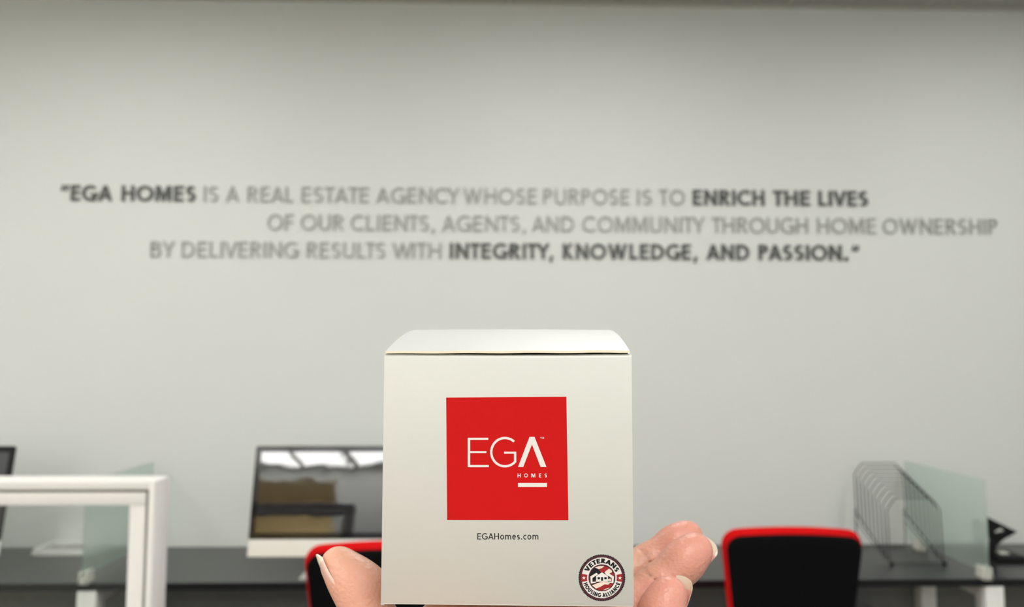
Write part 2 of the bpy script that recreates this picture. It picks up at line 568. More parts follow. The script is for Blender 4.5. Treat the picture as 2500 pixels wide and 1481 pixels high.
def glyph(ch, t):
    """returns (width, convex polys); cap height 1"""
    h = t / 2
    S = []          # (points, closed)
    lo, hi = 0.0, 1.0
    ext = 0.3
    if ch == 'E':
        w = .52; S = [([(h, 0), (h, 1)], 0), ([(h, 1 - h), (w, 1 - h)], 0), ([(h, .52), (w * .93, .52)], 0), ([(h, h), (w, h)], 0)]
    elif ch == 'F':
        w = .50; S = [([(h, 0), (h, 1)], 0), ([(h, 1 - h), (w, 1 - h)], 0), ([(h, .50), (w * .92, .50)], 0)]
    elif ch == 'L':
        w = .46; S = [([(h, 0), (h, 1)], 0), ([(h, h), (w, h)], 0)]
    elif ch == 'H':
        w = .70; S = [([(h, 0), (h, 1)], 0), ([(w - h, 0), (w - h, 1)], 0), ([(h, .52), (w - h, .52)], 0)]
    elif ch == 'I':
        w = t; S = [([(h, 0), (h, 1)], 0)]
    elif ch == 'T':
        w = .56; S = [([(w / 2, 0), (w / 2, 1)], 0), ([(0, 1 - h), (w, 1 - h)], 0)]
    elif ch == 'A':
        w = .74 + t * .3; dx = w / 2 - h
        k = dx / (1.0); S = [([(h - k * ext, -ext), (w / 2, 1 - h * .2)], 0), ([(w / 2, 1 - h * .2), (w - h + k * ext, -ext)], 0),
                            ([(h + k * .30, .30), (w - h - k * .30, .30)], 0)]
    elif ch == 'V':
        w = .70 + t * .3; k = w / 2 - h
        S = [([(h - k * ext, 1 + ext), (w / 2, h * .2)], 0), ([(w / 2, h * .2), (w - h + k * ext, 1 + ext)], 0)]
    elif ch == 'W':
        w = 1.06 + t * .3; q = (w - t) / 4
        S = [([(h - q * ext, 1 + ext), (h + q, 0), ], 0), ([(h + q, 0), (h + 2 * q, 1)], 0), ([(h + 2 * q, 1), (h + 3 * q, 0)], 0),
             ([(h + 3 * q, 0), (h + 4 * q + q * ext, 1 + ext)], 0)]
    elif ch == 'M':
        w = .86; S = [([(h, 0), (h, 1)], 0), ([(w - h, 0), (w - h, 1)], 0), ([(h * 1.2, 1 + .1), (w / 2, .12), (w - h * 1.2, 1 + .1)], 0)]
    elif ch == 'N':
        w = .74; k = (w - t); S = [([(h, 0), (h, 1)], 0), ([(w - h, 0), (w - h, 1)], 0), ([(h - .1 * k, 1.1), (w - h + .1 * k, -.1)], 0)]
    elif ch == 'K':
        w = .62; S = [([(h, 0), (h, 1)], 0), ([(h + .02, .47), (w - .08 + .2 * .4, 1.2)], 0), ([(h + .10, .56), (w - h + .12, -.2)], 0)]
    elif ch == 'Y':
        w = .64; S = [([(w / 2, 0), (w / 2, .45)], 0), ([(h * .8 - .12, 1.2), (w / 2, .43), (w - h * .8 + .12, 1.2)], 0)]
    elif ch == 'O':
        w = .94; S = [(arc(w / 2, .5, w / 2 - h, .5 - h + .01, 0, 360 - 360 / 28, 27), 1)]; lo, hi = -.02, 1.02
    elif ch == 'C':
        w = .78; S = [(arc(.47, .5, .47 - h, .5 - h + .01, 48, 312, 24), 0)]; lo, hi = -.02, 1.02
    elif ch == 'G':
        w = .84; S = [(arc(.47, .5, .47 - h, .5 - h + .01, 48, 325, 24) + [(w - h, .17), (w - h, .5)], 0), ([(w - .34, .5 - h), (w, .5 - h)], 0)]; lo, hi = -.02, 1.02
    elif ch == 'S':
        w = .52; r = (1 - t) / 4; c = w / 2
        S = [(arc(c, 1 - h - r, c - h * 1.0, r, 35, 200, 12)[:-1] + [(c - (c - h) * .78, .58), (c, .5)] , 0),
             ([(c, .5), (c + (c - h) * .78, .42)] + list(reversed(arc(c, h + r, c - h * 1.0, r, -145, 20, 12)[:-1])), 0)]
        lo, hi = -.02, 1.02
        up = arc(c, 1 - h - r, c - h, r, 35, 270, 16)
        dn = arc(c, h + r, c - h, r, 90, -145, 16)
        S = [(up + dn[1:], 0)]
    elif ch == 'D':
        w = .76; S = [([(h, 0), (h, 1)], 0), ([(h, 1 - h), (.30, 1 - h)] + arc(.30, .5, w - .30 - h, .5 - h, 90, -90, 16)[1:] + [(h, h)], 0)]
    elif ch == 'P':
        w = .55; S = [([(h, 0), (h, 1)], 0), ([(h, 1 - h), (.28, 1 - h)] + arc(.28, .73, w - .28 - h, .27 - h, 90, -90, 12)[1:] + [(h, .46 + h)], 0)]
    elif ch == 'R':
        w = .60; S = [([(h, 0), (h, 1)], 0), ([(h, 1 - h), (.28, 1 - h)] + arc(.28, .74, w - .03 - .28 - h, .26 - h, 90, -90, 12)[1:] + [(h, .48 + h)], 0),
                      ([(.26, .52), (w - h * .8 + .06, -.12)], 0)]
    elif ch == 'B':
        w = .60; S = [([(h, 0), (h, 1)], 0), ([(h, 1 - h), (.28, 1 - h)] + arc(.28, .76, w - .05 - .28 - h, .24 - h, 90, -90, 12)[1:] + [(h, .52 + h)], 0),
                      ([(h, .52 + h), (.30, .52 + h)] + arc(.30, .26 + h / 2, w - .30 - h, .26 - h / 2, 90, -90, 12)[1:] + [(h, h)], 0)]
    elif ch == 'U':
        w = .68; S = [([(h, 1), (h, w / 2)] + arc(w / 2, w / 2, w / 2 - h, w / 2 - h + .01, 180, 360, 16)[1:] + [(w - h, 1)], 0)]; lo = -.02
    elif ch == '.':
        w = t * 1.2; S = [([(w / 2, 0), (w / 2, w)], 0)]
        return w, ribbon([(w / 2, 0), (w / 2, w)], w)
    elif ch == ',':
        w = t * 1.3
        return w, [[(0.02, -.20), (t * .8, -.20), (w, t * 1.1), (w * .25, t * 1.1)]]
    elif ch == '\u201d':
        w = .36
        return w, [[(0, .62), (.07, .62), (.17, 1), (.04, 1)], [(.19, .62), (.26, .62), (.36, 1), (.23, 1)]]
    elif ch == '\u201c':
        w = .36
        return w, [[(0, .62), (.13, .62), (.17, 1), (.10, 1)], [(.19, .62), (.32, .62), (.36, 1), (.29, 1)]]
    # lower case for the small printed address (humanist)
    elif ch == 'o':
        w = .56; S = [(arc(w / 2, .37, w / 2 - h, .37 - h + .01, 0, 346, 27), 1)]; lo = -.02
    elif ch == 'c':
        w = .44; S = [(arc(.28, .37, .28 - h, .37 - h + .01, 50, 310, 20), 0)]; lo = -.02
    elif ch == 'e':
        w = .52; S = [(arc(w / 2, .37, w / 2 - h, .37 - h + .01, 5, 315, 24), 0), ([(h, .40), (w - h * .3, .40)], 0)]; lo = -.02
    elif ch == 's':
        w = .40; r = (.74 - t) / 4; c = w / 2
        S = [(arc(c, .74 - h - r, c - h, r, 40, 270, 14) + arc(c, h + r, c - h, r, 90, -140, 14)[1:], 0)]; lo = -.02
    elif ch == 'm':
        w = .86; a = (w - t) / 2; rr = a / 2
        S = [([(h, 0), (h, .73)], 0), (arc(h + rr, .73 - h - rr, rr, rr, 180, 0, 10) + [(h + a, 0)], 0),
             (arc(h + a + rr, .73 - h - rr, rr, rr, 180, 0, 10) + [(w - h, 0)], 0)]
    else:
        return .3, []
    polys = []
    for pts, closed in S:
        for q in ribbon(pts, t, bool(closed)):
            q = clip_y(q, lo, hi)
            if len(q) >= 3:
                polys.append(q)
    return w, polys


def layout(text, t, gap=None):
    """list of (char, x offset, width, polys), total width"""
    gap = gap if gap is not None else .12
    x, out = 0.0, []
    tight = {('A', 'T'), ('T', 'A'), ('A', 'Y'), ('L', 'T'), ('T', 'Y'), ('L', 'Y'), ('A', 'V'), ('P', 'A'), ('W', 'I'), ('Y', ','), ('C', 'Y')}
    for i, ch in enumerate(text):
        if ch == ' ':
            x += .34
            continue
        w, polys = glyph(ch, t)
        g = gap
        if i and (text[i - 1], ch) in tight:
            g = 0.02
        elif i and (ch in 'AVYT' or text[i - 1] in 'AVYT'):
            g = gap * .55
        elif i and (ch in 'OCG' or text[i - 1] in 'OCG'):
            g = gap * .75
        if i and text[i - 1] != ' ':
            x += g
        out.append((ch, x, w, polys))
        x += w
    return out, x


# ------------------------------------------------------------------ the quote on the wall
LINES = [
    ('first', 489, 506, [  # words: text, pixel x from/to, bold
        ('\u201d', 148, 167, 1), ('EGA', 172, 273, 1), ('HOMES', 296, 477, 1), ('IS', 497, 532, 0), ('A', 551, 583, 0),
        ('REAL', 604, 715, 0), ('ESTATE', 736, 900, 0), ('AGENCY', 918, 1120, 0), ('WHOSE', 1132, 1310, 0), ('PURPOSE', 1327, 1536, 0),
        ('IS', 1556, 1591, 0), ('TO', 1610, 1672, 0), ('ENRICH', 1692, 1867, 1), ('THE', 1888, 1978, 1), ('LIVES', 1999, 2120, 1)]),
    ('second', 561, 574, [
        ('OF', 653, 715, 0), ('OUR', 734, 838, 0), ('CLIENTS,', 856, 1061, 0), ('AGENTS,', 1079, 1283, 0), ('AND', 1299, 1401, 0),
        ('COMMUNITY', 1422, 1719, 0), ('THROUGH', 1739, 1973, 0), ('HOME', 1996, 2139, 0), ('OWNERSHIP', 2156, 2436, 0)]),
    ('third', 627, 638, [
        ('BY', 367, 424, 0), ('DELIVERING', 443, 727, 0), ('RESULTS', 749, 940, 0), ('WITH', 958, 1077, 0), ('INTEGRITY,', 1098, 1351, 1),
        ('KNOWLEDGE,', 1374, 1703, 1), ('AND', 1725, 1830, 1), ('PASSION.', 1853, 2071, 1), ('\u201c', 2080, 2098, 1)]),
]
LETTER_D = 0.008
LY = WALL_Y - LETTER_D
CAP = 0.0765
LTXT = {'first': 'raised wall lettering, top line of three, bold words at both its ends',
        'second': 'raised wall lettering, all light grey middle line of the quote',
        'third': 'raised wall lettering, bottom line of three, bold in its right half'}
for lname, yl, yr, words in LINES:
    xl, xr = words[0][1], words[-1][2]
    z = 0.5 * (on_y(xl, yl - 1.5, LY).z + on_y(xr, yr - 1.5, LY).z)
    mid = on_y((xl + xr) / 2, (yl + yr) / 2, LY)
    root = thing('wall_lettering', LTXT[lname], 'lettering', (mid.x, WALL_Y, z), group='raised lines of the quote on the wall')
    for text, pa, pb, bold in words:
        t = .185 if bold else .125
        items, tot = layout(text, t, .15 if bold else .19)
        py = yl + (yr - yl) * ((pa + pb) / 2 - xl) / (xr - xl)
        xa, xb = on_y(pa, py - 20, LY).x, on_y(pb, py - 20, LY).x
        sx = (xb - xa) / tot
        for ch, x, w, polys in items:
            mb = MB()
            for q, poly in enumerate(polys):
                d = LETTER_D - 0.00004 * (q % 7)
                mb.prism(poly, lambda u, v, dd, x0=xa + sx * x - mid.x: (x0 + u * sx, -dd, v * CAP), d)
            mb.build('letter', 'letter_dark' if bold else 'letter_grey', root)

# ------------------------------------------------------------------ desk run along the wall
DY0, DY1 = 3.15, 3.745
desk = thing('desk', 'long black worktop on white legs along the lettered wall', 'desk', (0, 3.45, 0))
MB().box(-3.6, 3.6, DY0 + .002 - 3.45, DY1 - 3.45, DESK_Z - .028, DESK_Z).build('worktop', 'desk', desk, bevel=.0015)
MB().box(-3.6, 3.6, DY0 - .001 - 3.45, DY0 + .002 - 3.45, DESK_Z - .0285, DESK_Z - .0008).build('edge_band', 'desk_edge', desk)
MB().box(-3.6, 3.6, .262, .28, .12, DESK_Z - .03).build('modesty_panel', 'modesty', desk)
leg_x = [on_y(212, 1445, DY0).x, on_y(2428, 1440, DY0).x]
leg_x = [leg_x[0], 0.05, leg_x[1]]
for x in leg_x:
    MB().rbox(x - .037, x + .037, DY0 - 3.45 - .004, DY0 - 3.45 + .07, 0, DESK_Z - .030, .004).build('leg', 'white_metal', desk, smooth=True)
    MB().rbox(x - .035, x + .035, .18, .25, 0, DESK_Z - .030, .004).build('leg', 'white_metal', desk, smooth=True)
    MB().box(x - .02, x + .02, -.22, .20, DESK_Z - .09, DESK_Z - .04).build('leg_rail', 'white_metal', desk)

# frosted dividers
for nm, pxs, lab in (('l', (208, 372), 'frosted green glass divider seen behind the white framed partition'),
                     ('r', (2411, 2228), 'frosted green glass divider beside the wire file sorter')):
    xn = on_y(pxs[0], 1290, 3.12).x
    xf = on_y(pxs[1], 1200, WALL_Y - .03).x
    x = (xn + xf) / 2 if nm == 'l' else xn
    g = thing('glass_divider', lab, 'divider', (x, 3.44, DESK_Z), group='frosted glass desk dividers')
    MB().box(-.004, .004, 3.125 - 3.44, 3.735 - 3.44, .028, .395).build('glass_panel', 'frost', g, bevel=.001)
    for yy in (-.285, .19):
        cb = MB()
        cb.rbox(-.016, -.0045, yy - .03, yy + .03, 0, .050, .003)
        cb.rbox(.0045, .016, yy - .03, yy + .03, 0, .050, .003)
        cb.rbox(-.018, .018, yy - .03, yy + .03, 0, .024, .003)
        cb.build('clamp', 'clip', g, smooth=True)


# ------------------------------------------------------------------ all-in-one computers
def make_computer(label):
    t = thing('desktop_computer', label, 'computer', group='all-in-one computers on the desk')
    TILT = Matrix.Translation((0, -.055, .075)) @ Matrix.Rotation(R(-11.6), 4, 'X')
    W, H, CH = .325, .445, .068
    # shell: thin edge, bulged back
    sh = MB()
    outline = []
    for (cx, cz, a0) in ((W - .012, .012, -90), (W - .012, H - .012, 0), (-W + .012, H - .012, 90), (-W + .012, .012, 180)):
        outline += arc(cx, cz, .012, .012, a0, a0 + 90, 5)
    rings = []
    for y, s in ((.0, 1.0), (.006, 1.0), (.012, .97), (.03, .80), (.045, .5), (.05, .15)):
        rings.append([(u * s, y, H / 2 + (v - H / 2) * s) for u, v in outline])
    n = len(outline)
    vv = [p for r_ in rings for p in r_]
    ff = [tuple(range(n))]
    for i in range(len(rings) - 1):
        ff += [(i * n + k, i * n + (k + 1) % n, (i + 1) * n + (k + 1) % n, (i + 1) * n + k) for k in range(n)]
    ff.append(tuple(range((len(rings) - 1) * n, len(rings) * n)))
    sh.add(vv, ff).transform(TILT)
    sh.build('shell', 'alu', t, smooth=True)
    ch = MB().rbox(-W + .0005, W - .0005, -.0025, .001, .001, CH, .001, 1).transform(TILT)
    ch.build('chin', 'alu', t)
    gl = MB()
    o2 = []
    for (cx, cz, a0) in ((W - .012, H - .012, 0), (-W + .012, H - .012, 90)):
        o2 += arc(cx, cz, .0115, .0115, a0, a0 + 90, 5)
    o2 += [(-W + .0005, CH), (W - .0005, CH)]
    gl.prism(o2, lambda u, v, d: (u, .001 - d, v), .0035).transform(TILT)
    g = gl.build('bezel', 'black_glass', t)
    sc = MB().box(-W + .026, W - .026, -.0033, -.0024, CH + .026, H - .026).transform(TILT)
    sc.build('screen', 'screen', g)
    # stand: bent plate
    st = MB()
    prof = [(-.105, 0), (.075, 0), (.092, .008), (.098, .02), (.03, .24), (.022, .24), (.086, .018), (.08, .008), (.074, .006), (-.105, .004)]
    st.prism([(y, z) for y, z in prof], lambda u, v, d: (-.1 + d, u, v), .2)
    st.build('stand', 'alu', t)
    return t


def place_px(t, px, y, half):
    p = on_y(px, 1350, y)
    t.location = (p.x + half, y, DESK_Z)


c1 = make_computer('silver and black all-in-one computer half hidden by the white box')
place_px(c1, 601, 3.235, .325)
c1.location.y = 3.30
c2 = copy_tree(c1)
c2['label'] = 'silver and black all-in-one computer cut off at the left edge, behind the partition'
c2.location.x = on_y(37, 1107, 3.39).x - .285


# ------------------------------------------------------------------ office chairs
def rounded_outline(w, h, r, n=6, taper=0.0):
    o = []
    for (cx, cz, a0) in ((w / 2 - r, r, -90), (w / 2 - r, h - r, 0), (-w / 2 + r, h - r, 90), (-w / 2 + r, r, 180)):
        o += arc(cx, cz, r, r, a0, a0 + 90, n)
    res = []
    for i in range(len(o)):          # extra points along long sides so that the slab can bend
        a, b = o[i], o[(i + 1) % len(o)]
        L = math.hypot(b[0] - a[0], b[1] - a[1])
        k = max(1, int(L / .03))
        for q in range(k):
            res.append((a[0] + (b[0] - a[0]) * q / k, a[1] + (b[1] - a[1]) * q / k))
    return [(u * (1 - taper * (1 - v / h)), v) for u, v in res]


def slab(outline, h, th, rr, fn):
    """cushion-like slab: outline in (u,v), thickness along w; fn(u,v,w)"""
    rings = []
    cz = h / 2
    for s in (.2, .5, .8):
        rings.append((s, 0.0))
    ed = [(1 - rr * (1 - math.sin(R(a))), rr * .26 * (1 - math.cos(R(a)))) for a in (0, 30, 60, 90)]
    top = [(s, w) for s, w in ed]
    rings += top
    rings += [(s, th - w) for s, w in reversed(top)]
    for s in (.8, .5, .2):
        rings.append((s, th))
    n = len(outline)
    vv = [fn(u * s, cz + (v - cz) * s, w) for s, w in rings for u, v in outline]
    ff = [tuple(range(n))]
    for i in range(len(rings) - 1):
        ff += [(i * n + k, i * n + (k + 1) % n, (i + 1) * n + (k + 1) % n, (i + 1) * n + k) for k in range(n)]
    ff.append(tuple(range((len(rings) - 1) * n, len(rings) * n)))
    return MB().add(vv, ff)


def make_chair(label):
    t = thing('office_chair', label, 'chair', group='red and black office chairs at the desk')
    W, H = .49, .52
    lean = math.tan(R(9))

    def bk(y0):
        return lambda u, v, w: (u, y0 + w + .55 * u * u * 1.1 - (v - H / 2) * lean * .6 - .10 * ((v - H / 2) ** 2), .494 + v + .030 * (1 - (2 * u / W) ** 2) * max(0, v / H - .3))
    slab(rounded_outline(W, H, .055, taper=.22), H, .062, .10, bk(-.27)).build('backrest', 'red_fabric', t, smooth=True, angle=60)
    ol = [(u * .955, H / 2 - .002 + (v - H / 2) * .935) for u, v in rounded_outline(W, H, .05, taper=.22)]
    slab(ol, H, .022, .05, bk(-.282)).build('back_shell', 'black_mesh', t, smooth=True, angle=60)
    slab(rounded_outline(.48, .47, .08), .47, .075, .12, lambda u, v, w: (u, v - .235, .42 + w)).build('seat', 'red_fabric', t, smooth=True, angle=60)
    MB().rbox(-.2, .2, -.2, .2, .395, .425, .012).build('seat_pan', 'black_plastic', t)
    MB().tube([(0, -.19, .40), (0, -.27, .42), (0, -.305, .50), (0, -.285, .62)], .022, 8).build('back_bracket', 'black_plastic', t, smooth=True)
    for s in (-1, 1):
        arm = MB().tube([(s * .22, 0, .41), (s * .31, 0, .43), (s * .325, 0, .50), (s * .325, .01, .665)], .018, 8)
        a = arm.build('armrest_post', 'black_plastic', t, smooth=True)
        MB().rbox(s * .325 - .042, s * .325 + .042, -.11, .16, .665, .70, .014, 3).build('armrest', 'black_plastic', t, smooth=True)
    MB().lathe([(.05, .36), (.055, .40)], n=16).lathe([(.026, .12), (.026, .37)], n=16).build('gas_lift', 'black_plastic', t, smooth=True)
    b = MB().lathe([(.05, .075), (.045, .13), (.03, .14)], n=16)
    for k in range(5):
        a = R(90 + 72 * k)
        b.tube([(.03 * math.cos(a), .03 * math.sin(a), .11), (.30 * math.cos(a), .30 * math.sin(a), .075)], [.026, .016], 8)
    b.build('star_base', 'black_plastic', t, smooth=True)
    for k in range(5):
        a = R(90 + 72 * k)
        cx, cy = .295 * math.cos(a), .295 * math.sin(a)
        MB().tube([(cx - .022 * math.sin(a), cy + .022 * math.cos(a), .03), (cx + .022 * math.sin(a), cy - .022 * math.cos(a), .03)], .03, 14) \
            .tube([(cx, cy, .05), (cx, cy, .075)], .010, 8).build('caster', 'black_plastic', t, smooth=True)
    return t


ch1 = make_chair('red office chair with black back shell standing right of the hand, by the wire sorter')
p = on_y(1942, 1310, 2.72)
ch1.location = (p.x, 2.96, 0)
ch1.rotation_euler.z = R(-3)
ch2 = copy_tree(ch1)
ch2['label'] = 'red office chair with black back shell behind the thumb and the white box'
p = on_y(722, 1345, 2.50)
ch2.location = (p.x + .255, 2.72, .012)
ch2.rotation_euler.z = R(5)

# ------------------------------------------------------------------ partition with white frame
PY = 1.90
ptop = on_y(200, 1173, PY).z
pend = on_y(366, 1200, PY).x
part = thing('partition', 'white framed partition with a clear glass pane standing in front of the desk', 'partition', (pend, PY, 0))
TH = .085
PL = -1.35
w_ = 'white_frame'
# top rail (cap), gap, inner frame
MB().rbox(PL, .0, 0, TH, ptop - .022, ptop, .004).build('top_rail', w_, part, smooth=True)
MB().box(PL, -.002, .006, TH - .006, ptop - .030, ptop - .021).build('gasket', 'groove', part)
MB().rbox(PL, -.010, .002, TH - .002, ptop - .058, ptop - .028, .003).build('inner_rail', w_, part, smooth=True)
MB().rbox(-.048, -.010, .002, TH - .002, .02, ptop - .0582, .003).build('inner_post', w_, part, smooth=True)
MB().box(-.011, -.003, .008, TH - .008, .02, ptop - .025).build('gasket', 'groove', part)
MB().rbox(-.004, .012, 0, TH, 0, ptop - .001, .004).build('end_post', w_, part, smooth=True)
MB().rbox(PL, PL + .04, 0, TH, 0, ptop - .022, .004).build('post', w_, part, smooth=True)
MB().rbox(PL + .04, -.048, .004, TH - .004, .70, .745, .003).build('middle_rail', w_, part, smooth=True)
MB().rbox(PL + .04, -.048, .015, TH - .015, .05, .70, .003).build('lower_panel', 'modesty', part)
MB().box(PL + .04, -.047, TH / 2 - .003, TH / 2 + .003, .742, ptop - .056).build('pane', 'pane', part)

# ------------------------------------------------------------------ wire file sorter
pb = on_y(2097, 1258, 3.68)
pf = on_z(2167, 1374, DESK_Z + .004)
SW = on_y(2297, 1374, pf.y).x - pf.x
x0 = (pb.x + pf.x) / 2
srt = thing('file_sorter', 'black wire file sorter with stepped hoops on the desk', 'file sorter', (x0, 0, DESK_Z))
yb, yf, zb, zf = pb.y, pf.y, pb.z - DESK_Z, .008
htop_b = on_y(2160, 1131, yb).z - DESK_Z
htop_f = on_y(2230, 1216, yf).z - DESK_Z
NH = 9
for i in range(NH):
    s = i / (NH - 1)
    y = yb + (yf - yb) * s
    zr = zb + (zf - zb) * s
    zt = htop_b + (htop_f - htop_b) * s
    cx_, cz_ = .040, .052
    lean = .012
    pts = [(0, y, zr), (0, y + lean, zt - cz_), (cx_ * .5, y + lean, zt - cz_ * .42), (cx_, y + lean, zt), (SW - cx_, y + lean, zt), (SW - cx_ * .5, y + lean, zt - cz_ * .42),
           (SW, y + lean, zt - cz_), (SW, y, zr)]
    MB().tube(pts, .0026, 6).build('wire_hoop', 'wire', srt, smooth=True)
for x in (0, SW):
    MB().tube([(x, yb + .012, .003), (x, yb + .012, zb + .03), (x, yb, zb + .004), (x, yf - .004, zf + .002), (x, yf - .012, .004)], .0032, 6).build('side_rail', 'wire', srt, smooth=True)
    MB().tube([(x, yb + .01, zb - .03), (x, yf + .03, .012)], .0022, 6).build('lower_rail', 'wire', srt, smooth=True)
    MB().rbox(x - .006, x + .006, yf - .022, yf - .004, 0, .014, .003).build('foot', 'black_plastic', srt)
for y, z in ((yb + .012, .006), (yf - .010, .006)):
    MB().tube([(0, y, z), (SW, y, z)], .0024, 6).build('cross_wire', 'wire', srt, smooth=True)

# ------------------------------------------------------------------ black stand behind the right divider
SY = 3.43
pbse = on_y(2452, 1376, SY)
xg = on_y(2411, 1290, 3.12).x
stx = pbse.x
st = thing('device_stand', 'black metal stand with triangular arm behind the glass divider', 'stand', (stx, SY, DESK_Z))
rel = lambda px, py: ((lambda q: (q.x - stx, q.z - DESK_Z))(on_y(px, py, SY + .03)))
bx0, bx1 = rel(2418, 1368)[0], rel(2489, 1368)[0]
bx0 = max(bx0, xg + .022 - stx)
MB().rbox(bx0, bx1, -.03, .12, 0, .022, .004).build('base', 'black_plastic', st, smooth=True)
MB().rbox(rel(2440, 1350)[0], rel(2462, 1350)[0], .02, .06, .021, .030, .004).build('dial', 'clip', st, smooth=True)
pl = [rel(*q) for q in ((2413, 1356), (2413, 1336), (2420, 1320), (2440, 1300), (2475, 1293), (2476, 1298), (2446, 1314), (2428, 1330), (2425, 1356))]
pl = [(max(u, bx0 - .002), v) for u, v in pl]
nk = MB()
for a in range(len(pl) // 2):
    q = [pl[a], pl[a + 1], pl[-2 - a], pl[-1 - a]]
    nk.prism(list(reversed(q)), lambda u, v, d: (u, .045 - d, v), .03)
nk.build('neck', 'black_plastic', st)
tri = [rel(*q) for q in ((2412, 1263), (2476, 1295), (2420, 1325))]
hole = [rel(*q) for q in ((2424, 1296), (2440, 1286), (2455, 1296), (2441, 1306))]
hole = [hole[0], hole[1], hole[2], hole[3]]
out_ = [rel(2411, 1288), rel(2412, 1263), rel(2476, 1295), rel(2420, 1326)]
fr_ = MB()
for a in range(4):
    b_ = (a + 1) % 4
    q = [out_[a], out_[b_], hole[b_], hole[a]]
    fr_.prism(list(reversed(q)), lambda u, v, d: (u, .042 - d, v), .024)
fr_.build('arm', 'black_plastic', st)

# ------------------------------------------------------------------ white tray of papers
ta = on_z(76, 1357, DESK_Z)
tb = on_z(214, 1357, DESK_Z)
tray = thing('paper_tray', 'shallow white tray of papers lying on the desk behind the partition glass', 'tray', ((ta.x), ta.y, DESK_Z))
TW, TD, THt = tb.x - ta.x, .17, .030
TW = min(TW, .255)
MB().rbox(0, TW, 0, TD, .0, .006, .002).build('tray_bottom', 'tray', tray)
MB().rbox(0, TW, 0, .012, .004, THt * .8, .003).build('tray_rim', 'tray', tray, smooth=True)
MB().rbox(0, .014, .010, TD, .004, THt, .003).build('tray_rim', 'tray', tray, smooth=True)
MB().rbox(TW - .014, TW, .010, TD, .004, THt, .003).build('tray_rim', 'tray', tray, smooth=True)
MB().rbox(.012, TW - .012, TD - .012, TD, .004, THt, .003).build('tray_rim', 'tray', tray, smooth=True)
for k, (dx, a) in enumerate(((.02, 1.5), (.026, -2), (.022, .5))):
    pp = MB().box(0, TW - .05, 0, TD - .036, 0, .003).build('paper_sheet', 'paper', tray)
    pp.location = (dx, .018, .007 + .0036 * k)
    pp.rotation_euler.z = R(a * .5)

# ------------------------------------------------------------------ the white box in the hand
BOX_D = 0.2395
O = CAM_POS + ray(1242.5, 1477.5) * BOX_D
BYAW = R(-1.41 - 1.6)
box = thing('gift_box', 'white cardboard box with red square logo and round seal, held in the hand', 'box', O, BYAW)
BM = Matrix.Translation(O) @ Matrix.Rotation(BYAW, 4, 'Z')
BMI = BM.inverted()


def fp(px, py, yl=0.0):
    """pixel to (x, z) on the box's front plane"""
    o = BMI @ CAM_POS
    d = BMI.to_3x3() @ ray(px, py)
    k = (yl - o.y) / d.y
    q = o + d * k
    return (q.x, q.z)


xl0, zt0 = fp(934, 862)
xr0, _ = fp(1539, 862)
xl1, _ = fp(935, 1440)
xr1, _ = fp(1550, 1440)
BX0, BX1 = (xl0 + xl1) / 2, (xr0 + xr1) / 2
BH = zt0
BD = .060
CT = .0006



def lid_z(y):
    """height of the bulged lid above the rim, y from the front edge"""
    s = max(0, min(1, y / BD))
    return BH + .0006 + .0092 * (1.55 * s - .55 * s * s)


def panel(name, poly, fn, mat='card', th=CT):
    return MB().prism(poly, fn, th).build(name, mat, box)


# front panel with softly rounded top fold
fpz = [(0.0004, 0), (0.0, .0006), (0, BH - .0012), (.0003, BH - .0004), (.0010, BH), (.0016, BH - .0003), (.0010, BH - .0012), (CT, BH - .0016), (CT, 0)]
mb = MB()
NX = 12
vv, ff = [], []
for i in range(NX + 1):
    x = BX0 + (BX1 - BX0) * i / NX
    sag = .00035 * (1 - (2 * i / NX - 1) ** 2)
    vv += [(x, y, z - (sag if z > BH * .5 else 0)) for y, z in fpz]
k = len(fpz)
for i in range(NX):
    ff += [(i * k + a, i * k + (a + 1) % k, (i + 1) * k + (a + 1) % k, (i + 1) * k + a) for a in range(k)]
ff += [tuple(range(k)), tuple(range(NX * k, NX * k + k))]
mb.add(vv, ff).build('front_panel', 'card', box, smooth=True, angle=50)
panel('back_panel', [(BX0 + CT, 0), (BX1 - CT, 0), (BX1 - CT, lid_z(BD) - .0009), (BX0 + CT, lid_z(BD) - .0009)], lambda u, v, d: (u, BD - d, v))
side = [(CT, 0), (BD, 0)] + [(BD * s / 8, lid_z(BD * s / 8) - .0012) for s in range(8, 0, -1)] + [(CT, BH - .001)]
panel('side_panel', side, lambda u, v, d: (BX0 + d, u, v))
panel('side_panel', side, lambda u, v, d: (BX1 - d, u, v))
panel('bottom_panel', [(BX0 + .0003, .0002), (BX1 - .0003, .0002), (BX1 - .0003, BD), (BX0 + .0003, BD)], lambda u, v, d: (u, v, d))
# lid: bulged sheet with rounded back corners and raw front edge
LX0, LX1 = BX0 + .0004, BX1 - .0006
NXL, NYL = 26, 16
vv, ff = [], []
for j in range(NYL + 1):
    y = -.0002 + (BD - .0) * j / NYL
    for i in range(NXL + 1):
        x = LX0 + (LX1 - LX0) * i / NXL
        wav = .00007 * math.sin(i * .9) * (1 - j / NYL) + .00025 * math.sin(i / NXL * math.pi) * (j / NYL)
        tilt = .0004 * (i / NXL) * (1 - j / NYL)
        vv.append((x, y, lid_z(y) + wav + tilt))
n1 = len(vv)
vv += [(x, y, z - CT) for x, y, z in vv]
W1 = NXL + 1
for j in range(NYL):
    for i in range(NXL):
        a = j * W1 + i
        ff.append((a, a + 1, a + W1 + 1, a + W1))
        ff.append((n1 + a, n1 + a + W1, n1 + a + W1 + 1, n1 + a + 1))
for i in range(NXL):
    a = NYL * W1 + i
    ff.append((a, a + 1, n1 + a + 1, n1 + a))
for j in range(NYL):
    a = j * W1
    ff.append((a, a + W1, n1 + a + W1, n1 + a))
    a = j * W1 + NXL
    ff.append((a, n1 + a, n1 + a + W1, a + W1))
